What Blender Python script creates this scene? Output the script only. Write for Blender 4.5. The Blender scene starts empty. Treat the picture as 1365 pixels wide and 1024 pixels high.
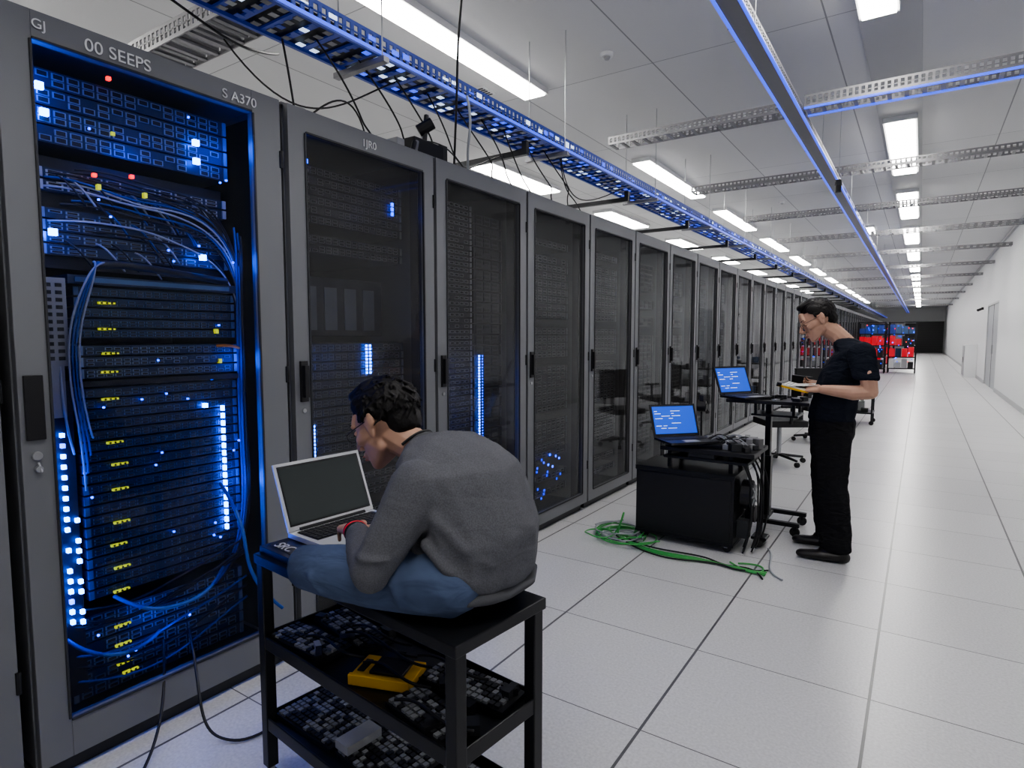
import bpy, bmesh, math, random
from mathutils import Vector, Matrix
random.seed(7)
scene = bpy.context.scene
V = Vector

# ------------------------------------------------------------------ materials
def mat(name, col, rough=0.5, metal=0.0, emis=None, estr=0.0, bump=None, var=None, spec=0.5, fold=None):
    m = bpy.data.materials.new(name); m.use_nodes = True
    nt = m.node_tree; b = nt.nodes["Principled BSDF"]
    b.inputs["Base Color"].default_value = (*col, 1)
    b.inputs["Roughness"].default_value = rough
    b.inputs["Metallic"].default_value = metal
    b.inputs["Specular IOR Level"].default_value = spec
    if emis:
        b.inputs["Emission Color"].default_value = (*emis, 1)
        b.inputs["Emission Strength"].default_value = estr
    tc = nt.nodes.new("ShaderNodeTexCoord") if (bump or var or fold) else None
    bp = None
    if bump:
        n = nt.nodes.new("ShaderNodeTexNoise"); n.inputs["Scale"].default_value = bump[0]; n.inputs["Detail"].default_value = 4
        bp = nt.nodes.new("ShaderNodeBump"); bp.inputs["Strength"].default_value = bump[1]; bp.inputs["Distance"].default_value = bump[2] if len(bump) > 2 else 0.01
        nt.links.new(tc.outputs["Object"], n.inputs["Vector"]); nt.links.new(n.outputs["Fac"], bp.inputs["Height"]); nt.links.new(bp.outputs["Normal"], b.inputs["Normal"])
    if fold:
        n = nt.nodes.new("ShaderNodeTexNoise"); n.inputs["Scale"].default_value = fold[0]; n.inputs["Detail"].default_value = 2; n.inputs["Distortion"].default_value = 1.2
        mp = nt.nodes.new("ShaderNodeMapping"); mp.inputs["Rotation"].default_value = (.4, .7, .2); mp.inputs["Scale"].default_value = (1, 1, 2.6)
        b2 = nt.nodes.new("ShaderNodeBump"); b2.inputs["Strength"].default_value = fold[1]; b2.inputs["Distance"].default_value = fold[2]
        nt.links.new(tc.outputs["Object"], mp.inputs[0]); nt.links.new(mp.outputs[0], n.inputs["Vector"]); nt.links.new(n.outputs["Fac"], b2.inputs["Height"])
        if bp: nt.links.new(b2.outputs["Normal"], bp.inputs["Normal"])
        else: nt.links.new(b2.outputs["Normal"], b.inputs["Normal"])
    if var:
        n = nt.nodes.new("ShaderNodeTexNoise"); n.inputs["Scale"].default_value = var[0]; n.inputs["Detail"].default_value = 3
        r = nt.nodes.new("ShaderNodeValToRGB")
        r.color_ramp.elements[0].position = 0.35; r.color_ramp.elements[1].position = 0.65
        k = var[1]
        r.color_ramp.elements[0].color = (col[0]*(1-k), col[1]*(1-k), col[2]*(1-k), 1)
        r.color_ramp.elements[1].color = (min(1, col[0]*(1+k)), min(1, col[1]*(1+k)), min(1, col[2]*(1+k)), 1)
        nt.links.new(tc.outputs["Object"], n.inputs["Vector"]); nt.links.new(n.outputs["Fac"], r.inputs["Fac"]); nt.links.new(r.outputs["Color"], b.inputs["Base Color"])
    return m

def grid_mat(name, base, line, px, py, ox, oy, wx, wy, rough, speck=0.0, bevel=True):
    m = bpy.data.materials.new(name); m.use_nodes = True
    nt = m.node_tree; N = nt.nodes; L = nt.links
    b = N["Principled BSDF"]; b.inputs["Roughness"].default_value = rough
    tc = N.new("ShaderNodeTexCoord"); s = N.new("ShaderNodeSeparateXYZ"); L.new(tc.outputs["Object"], s.inputs[0])
    def math_(op, a, bv):
        n = N.new("ShaderNodeMath"); n.operation = op
        if isinstance(a, float): n.inputs[0].default_value = a
        else: L.new(a, n.inputs[0])
        if bv is not None:
            if isinstance(bv, float): n.inputs[1].default_value = bv
            else: L.new(bv, n.inputs[1])
        return n.outputs[0]
    def axis(o, p, off, w):
        f = math_('FRACT', math_('DIVIDE', math_('SUBTRACT', o, float(off - w/2)), float(p)), None)
        return math_('LESS_THAN', f, float(w/p)), math_('FLOOR', math_('DIVIDE', math_('SUBTRACT', o, float(off)), float(p)), None)
    mx, cx = axis(s.outputs[0], px, ox, wx); my, cy = axis(s.outputs[1], py, oy, wy)
    mk = math_('MAXIMUM', mx, my)
    comb = N.new("ShaderNodeCombineXYZ"); L.new(cx, comb.inputs[0]); L.new(cy, comb.inputs[1])
    wn = N.new("ShaderNodeTexWhiteNoise"); wn.noise_dimensions = '2D'; L.new(comb.outputs[0], wn.inputs["Vector"])
    nz = N.new("ShaderNodeTexNoise"); nz.inputs["Scale"].default_value = 90; nz.inputs["Detail"].default_value = 5; L.new(tc.outputs["Object"], nz.inputs["Vector"])
    v1 = math_('ADD', math_('MULTIPLY', wn.outputs["Value"], 0.06), 0.95)
    v2 = math_('ADD', math_('MULTIPLY', math_('SUBTRACT', nz.outputs["Fac"], 0.5), float(speck)), v1)
    mixv = N.new("ShaderNodeVectorMath"); mixv.operation = 'SCALE'; mixv.inputs[0].default_value = base; L.new(v2, mixv.inputs["Scale"])
    mx_ = N.new("ShaderNodeMix"); mx_.data_type = 'RGBA'
    L.new(mk, mx_.inputs["Factor"]); L.new(mixv.outputs[0], mx_.inputs["A"]); mx_.inputs["B"].default_value = (*line, 1)
    L.new(mx_.outputs["Result"], b.inputs["Base Color"])
    bp = N.new("ShaderNodeBump"); bp.invert = True; bp.inputs["Strength"].default_value = 0.5; bp.inputs["Distance"].default_value = 0.003
    L.new(mk, bp.inputs["Height"]); L.new(bp.outputs["Normal"], b.inputs["Normal"])
    return m

def glass_mat(name, tint, diff, dfac, gl, rough=0.03):
    m = bpy.data.materials.new(name); m.use_nodes = True
    nt = m.node_tree; N = nt.nodes; L = nt.links; N.clear()
    out = N.new("ShaderNodeOutputMaterial")
    t = N.new("ShaderNodeBsdfTransparent"); t.inputs[0].default_value = (*tint, 1)
    d = N.new("ShaderNodeBsdfDiffuse"); d.inputs[0].default_value = (*diff, 1)
    g = N.new("ShaderNodeBsdfGlossy"); g.inputs["Roughness"].default_value = rough; g.inputs[0].default_value = (0.8, 0.83, 0.86, 1)
    m1 = N.new("ShaderNodeMixShader"); m1.inputs[0].default_value = dfac; L.new(t.outputs[0], m1.inputs[1]); L.new(d.outputs[0], m1.inputs[2])
    fr = N.new("ShaderNodeFresnel"); fr.inputs["IOR"].default_value = gl
    m2 = N.new("ShaderNodeMixShader"); L.new(fr.outputs[0], m2.inputs[0]); L.new(m1.outputs[0], m2.inputs[1]); L.new(g.outputs[0], m2.inputs[2])
    L.new(m2.outputs[0], out.inputs[0])
    return m

M = {}
M['floor'] = grid_mat("floor_tiles", (0.66, 0.66, 0.665), (0.12, 0.12, 0.125), 0.69, 0.69, -0.11, 2.72, 0.011, 0.005, 0.30, 0.55)
M['ceil'] = grid_mat("ceiling_panels", (0.70, 0.705, 0.715), (0.33, 0.34, 0.35), 1.38, 2.07, -2.09, 1.2, 0.012, 0.009, 0.8, 0.05)
M['wall'] = mat("wall_paint", (0.70, 0.71, 0.72), 0.7, bump=(30, 0.1))
M['trimgrey'] = mat("trim_grey", (0.45, 0.46, 0.47), 0.5)
M['rack'] = mat("rack_grey_paint", (0.185, 0.19, 0.205), 0.40, 0.15, bump=(400, 0.08, 0.001))
M['rackd'] = mat("rack_dark_paint", (0.026, 0.028, 0.032), 0.5)
M['black'] = mat("black_plastic", (0.012, 0.012, 0.014), 0.4)
M['blackm'] = mat("black_metal", (0.018, 0.019, 0.022), 0.35, 0.4, bump=(200, 0.1, 0.001))
M['glass'] = glass_mat("rack_door_glass", (0.74, 0.75, 0.77), (0.13, 0.128, 0.128), 0.24, 1.42)
M['glass1'] = glass_mat("clear_door_glass", (0.92, 0.94, 1.0), (0.02, 0.03, 0.06), 0.03, 1.32)
M['srv'] = mat("server_face", (0.065, 0.068, 0.075), 0.4, 0.3)
M['srvl'] = mat("server_light", (0.45, 0.46, 0.48), 0.45, 0.2)
M['port'] = mat("server_port", (0.26, 0.27, 0.29), 0.35, 0.3)
M['bsrv'] = mat("blue_server_face", (0.016, 0.034, 0.08), 0.35, 0.4)
M['bport'] = mat("blue_server_port", (0.09, 0.16, 0.30), 0.3, 0.5)
M['gport'] = mat("grey_blue_server_port", (0.20, 0.27, 0.40), 0.3, 0.4)
M['bdark'] = mat("server_port_hole", (0.003, 0.004, 0.007), 0.5)
M['led'] = mat("blue_led", (0.01, 0.05, 1), 0.4, emis=(0.0, 0.055, 1.0), estr=10)
M['ledw'] = mat("bright_blue_led", (0.05, 0.2, 1), 0.4, emis=(0.02, 0.14, 1.0), estr=28)
M['ledd'] = mat("dim_blue_led", (0.01, 0.05, 1), 0.4, emis=(0.0, 0.04, 1.0), estr=3)
M['ledr'] = mat("red_led", (1, 0.02, 0.02), 0.4, emis=(1, 0.01, 0.01), estr=3)
M['yel'] = mat("glowing_yellow_label", (0.70, 0.72, 0.03), 0.5, emis=(0.8, 0.85, 0.02), estr=0.6)  # label given a faint glow of its own, no lamp
M['steel'] = mat("galvanised_steel", (0.42, 0.43, 0.44), 0.38, 0.7)
M['gsteel'] = mat("grey_tray_steel", (0.30, 0.30, 0.31), 0.45, 0.5)
M['bsteel_glow'] = mat("blue_glow_tray_steel", (0.05, 0.08, 0.26), 0.35, 0.3, emis=(0.01, 0.04, 0.6), estr=0.10)  # blue light on the tray put into the steel's colour and emission
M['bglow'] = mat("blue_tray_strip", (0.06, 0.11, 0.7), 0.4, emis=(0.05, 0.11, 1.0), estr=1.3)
M['wglow'] = mat("tray_white_speck", (0.8, 0.85, 1), 0.4, emis=(0.6, 0.75, 1.0), estr=1.2)  # glowing white specks scattered over the tray
M['lamp'] = mat("lamp_diffuser", (1, 1, 1), 0.4, emis=(1.0, 0.97, 0.93), estr=26)
M['white'] = mat("white_paint", (0.75, 0.76, 0.77), 0.45)
M['silver'] = mat("laptop_silver", (0.62, 0.63, 0.65), 0.3, 0.5)
M['screen'] = mat("dark_screen", (0.014, 0.018, 0.018), 0.15, emis=(0.6, 0.75, 0.75), estr=0.018)
M['bscreen'] = mat("blue_screen", (0.02, 0.08, 0.4), 0.2, emis=(0.02, 0.10, 0.8), estr=0.7)
M['wscreen'] = mat("screen_text", (0.6, 0.7, 0.9), 0.2, emis=(0.5, 0.7, 1.0), estr=1.2)
M['key'] = mat("keycap", (0.02, 0.02, 0.023), 0.5)
M['keyg'] = mat("grey_keycap", (0.24, 0.25, 0.26), 0.5)
M['rubber'] = mat("rubber", (0.02, 0.02, 0.02), 0.7)
M['cbl'] = mat("blue_cable", (0.012, 0.07, 0.30), 0.4)
M['cbk'] = mat("black_cable", (0.012, 0.012, 0.014), 0.5)
M['cwh'] = mat("white_cable", (0.40, 0.42, 0.45), 0.4)
M['cgr'] = mat("green_cable", (0.08, 0.40, 0.10), 0.4)
M['cor'] = mat("orange_cable", (0.8, 0.25, 0.02), 0.4)
M['yplastic'] = mat("yellow_plastic", (0.80, 0.45, 0.01), 0.4)
M['red'] = mat("glowing_red_plastic", (0.60, 0.015, 0.03), 0.4, emis=(1, 0.02, 0.04), estr=0.25)  # plain plastic with a weak red glow put into the material
M['skin'] = mat("skin", (0.52, 0.31, 0.22), 0.5, bump=(120, 0.08, 0.002), var=(14, 0.06))
M['lips'] = mat("lips", (0.42, 0.17, 0.14), 0.45)
M['hair'] = mat("black_hair", (0.006, 0.005, 0.005), 0.5, bump=(160, 0.5, 0.003), spec=0.3)
M['sweater'] = mat("grey_sweater", (0.125, 0.127, 0.14), 0.95, bump=(420, 0.35, 0.0015), var=(300, 0.15), spec=0.12, fold=(6, 0.25, 0.02))
M['rib'] = mat("grey_ribbing", (0.10, 0.102, 0.112), 0.95, bump=(300, 0.4, 0.002), spec=0.15)
M['jeans'] = mat("blue_denim", (0.082, 0.112, 0.19), 0.85, bump=(400, 0.3, 0.001), var=(9, 0.15), spec=0.2, fold=(8, 0.4, 0.02))
M['tee'] = mat("navy_tshirt", (0.012, 0.015, 0.024), 0.9, spec=0.15, fold=(8, 0.6, 0.03))
M['pants'] = mat("black_trousers", (0.012, 0.012, 0.014), 0.85, spec=0.2, fold=(8, 0.8, 0.03))
M['shoe'] = mat("black_leather", (0.012, 0.010, 0.010), 0.35)
M['iris'] = mat("iris_dark", (0.02, 0.012, 0.008), 0.15)
M['paper'] = mat("paper", (0.8, 0.8, 0.76), 0.7)
M['door'] = mat("door_grey", (0.42, 0.44, 0.46), 0.5)

# ------------------------------------------------------------------ mesh helpers
def link(o, parent=None):
    scene.collection.objects.link(o)
    if parent: o.parent = parent
    return o

def empty(name, loc=(0, 0, 0), rotz=0):
    e = bpy.data.objects.new(name, None); e.location = loc; e.rotation_euler = (0, 0, rotz); e.empty_display_size = 0.1
    return link(e)

class MB:
    def __init__(s): s.v = []; s.f = []; s.m = []; s.mats = []
    def mi(s, k):
        if k not in s.mats: s.mats.append(k)
        return s.mats.index(k)
    def box(s, x0, x1, y0, y1, z0, z1, k, X=None):
        n = len(s.v); i = s.mi(k)
        for x, y, z in ((x0,y0,z0),(x1,y0,z0),(x1,y1,z0),(x0,y1,z0),(x0,y0,z1),(x1,y0,z1),(x1,y1,z1),(x0,y1,z1)):
            p = V((x, y, z)); s.v.append(tuple(X @ p) if X else (x, y, z))
        for q in ((0,3,2,1),(4,5,6,7),(0,1,5,4),(1,2,6,5),(2,3,7,6),(3,0,4,7)):
            s.f.append([n+a for a in q]); s.m.append(i)
    def quad(s, ps, k):
        n = len(s.v); i = s.mi(k); s.v += [tuple(p) for p in ps]; s.f.append([n, n+1, n+2, n+3]); s.m.append(i)
    def cyl(s, p0, p1, r0, k, r1=None, n=14):
        r1 = r0 if r1 is None else r1
        p0 = V(p0); p1 = V(p1); d = (p1-p0).normalized()
        a = d.orthogonal().normalized(); b = d.cross(a); i = s.mi(k); st = len(s.v)
        for j in range(n):
            t = 2*math.pi*j/n; o = a*math.cos(t)+b*math.sin(t)
            s.v.append(tuple(p0+o*r0)); s.v.append(tuple(p1+o*r1))
        for j in range(n):
            q = (j+1) % n
            s.f.append([st+2*j, st+2*q, st+2*q+1, st+2*j+1]); s.m.append(i)
        s.f.append([st+2*j for j in range(n)][::-1]); s.m.append(i)
        s.f.append([st+2*j+1 for j in range(n)]); s.m.append(i)
    def mesh(s, name):
        me = bpy.data.meshes.new(name); me.from_pydata(s.v, [], s.f)
        for k in s.mats: me.materials.append(M[k])
        me.polygons.foreach_set("material_index", s.m); me.update()
        return me
    def obj(s, name, parent=None, loc=(0, 0, 0), bevel=0, rotz=0):
        o = bpy.data.objects.new(name, s.mesh(name)); o.location = loc; o.rotation_euler = (0, 0, rotz)
        link(o, parent)
        if bevel:
            b = o.modifiers.new("bevel", 'BEVEL'); b.width = bevel; b.segments = 2; b.limit_method = 'ANGLE'
        return o

def cables(name, lst, parent=None):
    cu = bpy.data.curves.new(name, 'CURVE'); cu.dimensions = '3D'; cu.bevel_depth = 1.0; cu.bevel_resolution = 2; cu.resolution_u = 6
    ks = []
    for pts, r, k in lst:
        if k not in ks: ks.append(k); cu.materials.append(M[k])
        sp = cu.splines.new('NURBS'); sp.points.add(len(pts)-1)
        for i, p in enumerate(pts):
            sp.points[i].co = (*p, 1); sp.points[i].radius = r
        sp.order_u = min(4, len(pts)); sp.use_endpoint_u = True; sp.material_index = ks.index(k)
    o = bpy.data.objects.new(name, cu); return link(o, parent)

def text(name, s, loc, size, k, parent, rot):
    cu = bpy.data.curves.new(name, 'FONT'); cu.body = s; cu.size = size; cu.extrude = 0.001; cu.materials.append(M[k])
    o = bpy.data.objects.new(name, cu); o.location = loc; o.rotation_euler = rot; return link(o, parent)

# ------------------------------------------------------------------ room
XR, XL, Y0, Y1, ZC = 1.63, -7.6, -3.5, 64.0, 3.87
mb = MB(); mb.box(XL-.1, XR+.1, Y0-.1, Y1+.1, -.1, 0, 'floor'); mb.obj("floor")
mb = MB(); mb.box(XL-.1, XR+.1, Y0-.1, Y1+.1, ZC, ZC+.1, 'ceil'); mb.obj("ceiling")
mb = MB(); mb.box(XL-.1, XL, Y0, Y1, 0, ZC, 'wall'); mb.obj("wall_left")
mb = MB(); mb.box(XL, XR, Y1, Y1+.1, 0, ZC, 'wall'); mb.obj("wall_back")
mb = MB(); mb.box(XL, XR, Y0-.1, Y0, 0, ZC, 'wall'); mb.obj("wall_front")
dy0, dy1, dz = 20.2, 23.4, 2.38
mb = MB(); mb.box(XR, XR+.12, Y0, dy0, 0, ZC, 'wall'); mb.obj("wall_right")
mb = MB(); mb.box(XR, XR+.12, dy1, Y1, 0, ZC, 'wall'); mb.obj("wall_right")
mb = MB(); mb.box(XR, XR+.12, dy0, dy1, dz, ZC, 'wall'); mb.obj("wall_right")
mb = MB(); mb.box(XR+.03, XR+.08, dy0, dy1, 0, dz, 'door'); mb.box(XR+.025, XR+.03, (dy0+dy1)/2-.02, (dy0+dy1)/2+.02, 0, dz, 'rackd')
mb.box(XR, XR+.1, dy0, dy0+.05, 0, dz, 'trimgrey'); mb.box(XR, XR+.1, dy1-.05, dy1, 0, dz, 'trimgrey'); mb.box(XR, XR+.1, dy0+.05, dy1-.05, dz-.05, dz, 'trimgrey')
mb.box(XR, XR+.03, 21.6, 21.64, .95, 1.2, 'steel'); mb.obj("door_1")
mb = MB(); mb.box(-1.25, 1.55, Y1-.12, Y1-.02, 0, 2.7, 'black')
for i in range(13): mb.box(-1.25, 1.55, Y1-.14, Y1-.12, i*.2+.03, i*.2+.05, 'rackd')
mb.obj("roller_shutter")
mb = MB(); mb.box(XR-.012, XR, Y0, dy0-.05, 0, .10, 'trimgrey'); mb.box(XR-.012, XR, dy1+.05, Y1, 0, .10, 'trimgrey'); mb.obj("baseboard_right")
mb = MB(); mb.box(XR-.05, XR, Y0, Y1, ZC-.06, ZC, 'trimgrey'); mb.obj("trim_1")
mb = MB(); mb.box(XR-.35, XR-.005, 26.5, 28.0, .0, 1.15, 'white'); mb.box(XR-.36, XR-.35, 26.6, 27.9, .05, 1.1, 'trimgrey'); mb.box(XR-.37,XR-.36,27.2,27.25,.5,.7,'black'); mb.obj("wall_cabinet", bevel=.01)
mb = MB(); mb.box(XR-.06, XR, 24.9, 25.0, 2.3, 2.38, 'black'); mb.cyl((XR-.16, 24.85, 2.28), (XR-.05, 24.95, 2.33), .04, 'black'); mb.obj("security_camera")
mb = MB(); mb.cyl((XR-.06, 12.4, ZC-.6), (XR-.06, 14.2, ZC-.30), .025, 'white'); mb.cyl((XR-.06, 14.2, ZC-.30), (XR-.06, 14.2, ZC), .025, 'white')
for y in (12.5, 14.0): mb.box(XR-.085, XR, y, y+.04, ZC-.62+(y-12.4)*.166, ZC-.54+(y-12.4)*.166, 'steel')
mb.obj("conduit_pipe")
mb = MB()
mb.box(-.5, -.1, Y0, Y1, ZC-.03, ZC, 'trimgrey'); mb.obj("trim_2")

# ceiling lights
lm = MB(); lm.box(-.16, .16, -1.3, 1.3, -.055, 0, 'white'); lm.box(-.135, .135, -1.27, 1.27, -.07, -.055, 'lamp'); lme = lm.mesh("ceiling_light")
def lamp(x, y, z=ZC, sy=1.0, sx=1.0):
    o = bpy.data.objects.new("ceiling_light", lme); o.location = (x, y, z); o.scale = (sx, sy, 1); link(o)
lamp(-.36, .2, ZC-.03, sx=.8); lamp(-.36, 4.05, ZC-.03, sx=.8)
for i in range(1, 14): lamp(-.3, 9.3+4*(i-1), ZC-.03)
for y in [-1.0, 4.0, 9.3, 13.2, 17.2, 21.2, 25.2, 29.2, 33.2, 37.2, 41.2, 45.2, 49.2]: lamp(-3.28, y, sx=.85)
for y in [7.9, 11.8, 15.8, 19.8, 24, 28, 32, 36]: lamp(-5.2, y, sx=1.3, sy=.75)
lamp(-5.9, .8, sx=1.2)
lamp(-1.15, 16.0, sy=.35, sx=1.2)

mb = MB(); mb.cyl((0,0,0),(0,0,-.03),.06,'white',.05); mb.cyl((0,0,-.03),(0,0,-.05),.03,'trimgrey',.02)
sd = mb.mesh("smoke_detector")
for p in [(-2.35, 4.95, ZC), (-2.2, 12, ZC)]:
    o = bpy.data.objects.new("smoke_detector", sd); o.location = p; link(o)
mb = MB(); mb.box(-.11,.11,-.11,.11,-.01,0,'white')
for i in range(5): mb.box(-.09,.09,-.09+i*.04,-.07+i*.04,-.014,-.01,'rackd')
mb.obj("air_vent", loc=(-3.75, 5.0, ZC))
mb = MB(); mb.cyl((0,0,0),(0,0,-.88),.003,'trimgrey'); mb.cyl((0,0,-.88),(0,0,-1.0),.028,'black'); mb.cyl((0,0,-.9),(0,0,-.93),.034,'rackd'); mb.obj("pendant_speaker", loc=(-.75, 6.9, ZC))

# ------------------------------------------------------------------ cable trays
def tray_y(mb, xc, z, y0, y1, w, h, pitch, side, strip=None):
    for sx in (-1, 1):
        x = xc+sx*w/2
        mb.box(x-.004, x+.004, y0, y1, z, z+.02, side); mb.box(x-.004, x+.004, y0, y1, z+h-.018, z+h, side)
        mb.box(x-.004, x+.004, y0, y1, z+h*.47, z+h*.53, side)
        if strip: mb.box(x-.010, x+.010, y0, y1, z-.010, z, strip)
        y = y0
        while y < y1:
            mb.box(x-.004, x+.004, y, y+pitch*.42, z+.02, z+h-.018, side); y += pitch
    y = y0
    while y < y1:
        mb.box(xc-w/2, xc+w/2, y, y+.03, z, z+.012, side); y += max(.12, pitch*2)
def tray_x(mb, yc, z, x0, x1, w, h, pitch, side, strip=None):
    for sy in (-1, 1):
        y = yc+sy*w/2
        mb.box(x0, x1, y-.004, y+.004, z, z+.02, side); mb.box(x0, x1, y-.004, y+.004, z+h-.018, z+h, side); mb.box(x0, x1, y-.004, y+.004, z+h*.47, z+h*.53, side)
        if strip: mb.box(x0, x1, y-.010, y+.010, z-.014, z, strip)
        x = x0
        while x < x1:
            mb.box(x, x+pitch*.42, y-.004, y+.004, z+.02, z+h-.018, side); x += pitch
    x = x0
    while x < x1:
        mb.box(x, x+.03, yc-w/2, yc+w/2, z, z+.012, side); x += max(.12, pitch*2)
mb = MB(); rt = random.Random(5)
TX, TZ = -2.62, 2.95
tray_y(mb, TX, TZ, -1.0, 14, .30, .10, .05, 'bsteel_glow', 'bsteel_glow'); tray_y(mb, TX, TZ, 14, 60, .30, .10, .4, 'bsteel_glow', 'bsteel_glow')
mb.box(TX-.15, TX+.15, -1, 60, TZ+.013, TZ+.016, 'rackd')
y = -1.0
while y < 16:
    for c in range(4):
        x = TX-.12+c*.07
        k = rt.choice(['bglow', 'wglow', 'gsteel', 'bsteel_glow', 'bsteel_glow', 'steel', 'gsteel'])
        mb.box(x, x+.035, y+.01, y+.05, TZ-.003, TZ-.0005, k)
    if rt.random() < .5: mb.box(TX+.155, TX+.158, y, y+.05, TZ+.03+.03*rt.random(), TZ+.05+.03*rt.random(), rt.choice(['bglow', 'wglow']))
    y += .085
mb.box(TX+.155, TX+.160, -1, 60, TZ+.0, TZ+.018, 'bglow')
for i in range(30):
    y = .4+i*2.0
    for s in (-.17, .17): mb.cyl((TX+s, y, TZ-.03), (TX+s, y, ZC), .004, 'steel', n=6)
    mb.box(TX-.2, TX+.2, y-.02, y+.02, TZ-.05, TZ-.02, 'gsteel')
mb.box(TX-.14, TX+.10, -1, 60, TZ+.02, TZ+.07, 'cbk')
mb.obj("cable_tray")
mb = MB()
tray_y(mb, -1.0, 3.35, -1.0, 9, .13, .07, .05, 'gsteel', 'bglow'); tray_y(mb, -1.0, 3.35, 9, 60, .13, .07, .5, 'bsteel_glow', 'bglow')
mb.box(-1.055, -.945, -1, 60, 3.345, 3.349, 'gsteel')
for i in range(20):
    y = 1+i*3
    for s in (-.08, .08): mb.cyl((-1.0+s, y, 3.34), (-1.0+s, y, ZC), .003, 'steel', n=6)
mb.obj("cable_tray")
mb = MB(); tray_x(mb, 5.95, 3.40, -2.75, -1.08, .20, .08, .045, 'gsteel'); tray_x(mb, 5.95, 3.40, -.92, XR-.01, .22, .10, .045, 'gsteel', 'bglow'); mb.obj("cable_tray")
for yc in (8.65, 11.6, 14.6, 18, 22, 26, 31, 36, 42, 50):
    mb = MB(); tray_x(mb, yc, 3.44 if yc < 9 else 3.5, -2.75, XR-.01, .20, .08, .05 if yc < 12 else .12, 'gsteel'); mb.obj("cable_tray")
mb = MB(); tray_x(mb, 1.87, 3.0, -4.4, -2.78, .24, .10, .045, 'gsteel')
for i in range(22): mb.cyl((-4.35+i*.07, 1.76, 3.03), (-4.35+i*.07, 1.98, 3.03), .018, 'gsteel', n=8)
mb.obj("cable_tray")
mb = MB()
for i in range(16):
    y = 3.9+i*1.89
    mb.box(-4.3, -2.50, y, y+.04, 2.80, 2.84, 'blackm'); mb.box(-2.54, -2.50, y, y+.04, 2.84, 2.90, 'blackm'); mb.box(-3.2, -3.16, y+.005, y+.035, 2.44, 2.80, 'blackm')
mb.obj("support_strut")
mb = MB(); mb.box(-.14,.14,-.22,.22,0,.05,'gsteel'); mb.box(-.10,.10,-.14,.12,.05,.15,'blackm'); mb.cyl((.05,0,.15),(.05,.02,.32),.014,'black'); mb.cyl((-.05,.1,.05),(-.05,.1,.28),.02,'steel'); mb.box(.14,.15,-.16,.16,.01,.05,'steel'); mb.cyl((.02,-.02,.22),(.09,.03,.27),.035,'black')
mb.box(-.12,.12,-.30,-.24,.0,.10,'trimgrey'); mb.box(.0,.06,.14,.20,.05,.18,'rackd')
for i in range(9): mb.cyl((.12-.025*i, -.18+.045*i, .05), (.12-.025*i, -.16+.045*i, .11+.018*(i % 4)), .014, ['black', 'gsteel', 'steel'][i % 3])
mb.obj("junction_box", loc=(-2.55, 2.78, 2.44), bevel=.004)
mb = MB(); mb.box(-.08,.08,-.1,.1,0,.05,'trimgrey'); mb.box(-.05,.05,-.06,.06,.05,.09,'black'); mb.cyl((0,0,.09),(0,.0,.13),.03,'gsteel'); mb.obj("junction_box", loc=(-2.6, 1.98, 2.44), bevel=.004)

oc = [
 ([(-2.20,2.75,3.86),(-2.17,2.77,3.5),(-2.26,2.8,3.2),(-2.36,2.92,2.9),(-2.45,3.0,2.6),(-2.5,3.05,2.44)], .007, 'cbk'),
 ([(-2.43,3.1,2.95),(-2.40,3.12,2.8),(-2.44,3.1,2.65),(-2.46,3.15,2.5),(-2.5,3.2,2.44)], .008, 'cwh'),
 ([(-2.9,.9,3.05),(-2.7,1.3,2.95),(-2.7,1.7,2.72),(-2.9,2.1,2.95),(-3.2,2.3,3.1)], .006, 'cbk'),
 ([(-3.1,1.9,3.0),(-2.9,2.0,2.7),(-2.8,2.3,2.62),(-2.7,2.6,2.9),(-2.6,2.7,2.95)], .005, 'cbk'),
 ([(-2.75,2.0,2.95),(-2.8,2.1,2.7),(-2.85,2.15,2.5),(-2.85,2.2,2.44)], .006, 'cbk'),
 ([(-2.6,2.75,2.6),(-2.6,3.1,2.75),(-2.7,3.4,2.5),(-2.8,3.7,2.75),(-2.62,4.2,2.96)], .005, 'cbk'),
 ([(-2.7,2.5,2.6),(-2.6,2.3,2.85),(-2.6,2.1,2.6),(-2.6,1.98,2.5)], .005, 'cbk'),
 ([(-2.6,4.6,2.96),(-2.7,4.9,2.6),(-2.8,5.4,2.7),(-2.6,5.9,2.96)], .005, 'cbk'),
 ([(-3.6,-.2,3.3),(-3.5,.2,3.18),(-3.6,.6,3.25),(-3.9,1.2,3.3)], .006, 'cbk')]
ro = random.Random(15)
for i in range(10):
    y = 2.1+i*.28
    oc.append(([(-2.62, y, 2.96), (-2.55+ro.uniform(-.1, .05), y+.1, 2.75), (-2.5+ro.uniform(-.1, .05), y+ro.uniform(.1, .4), 2.55+ro.uniform(0, .1)), (-2.6, y+.3, 2.62), (-2.6, y+.5, 2.45)], .005, 'cbk'))
cables("overhead_cable", oc)

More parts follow.
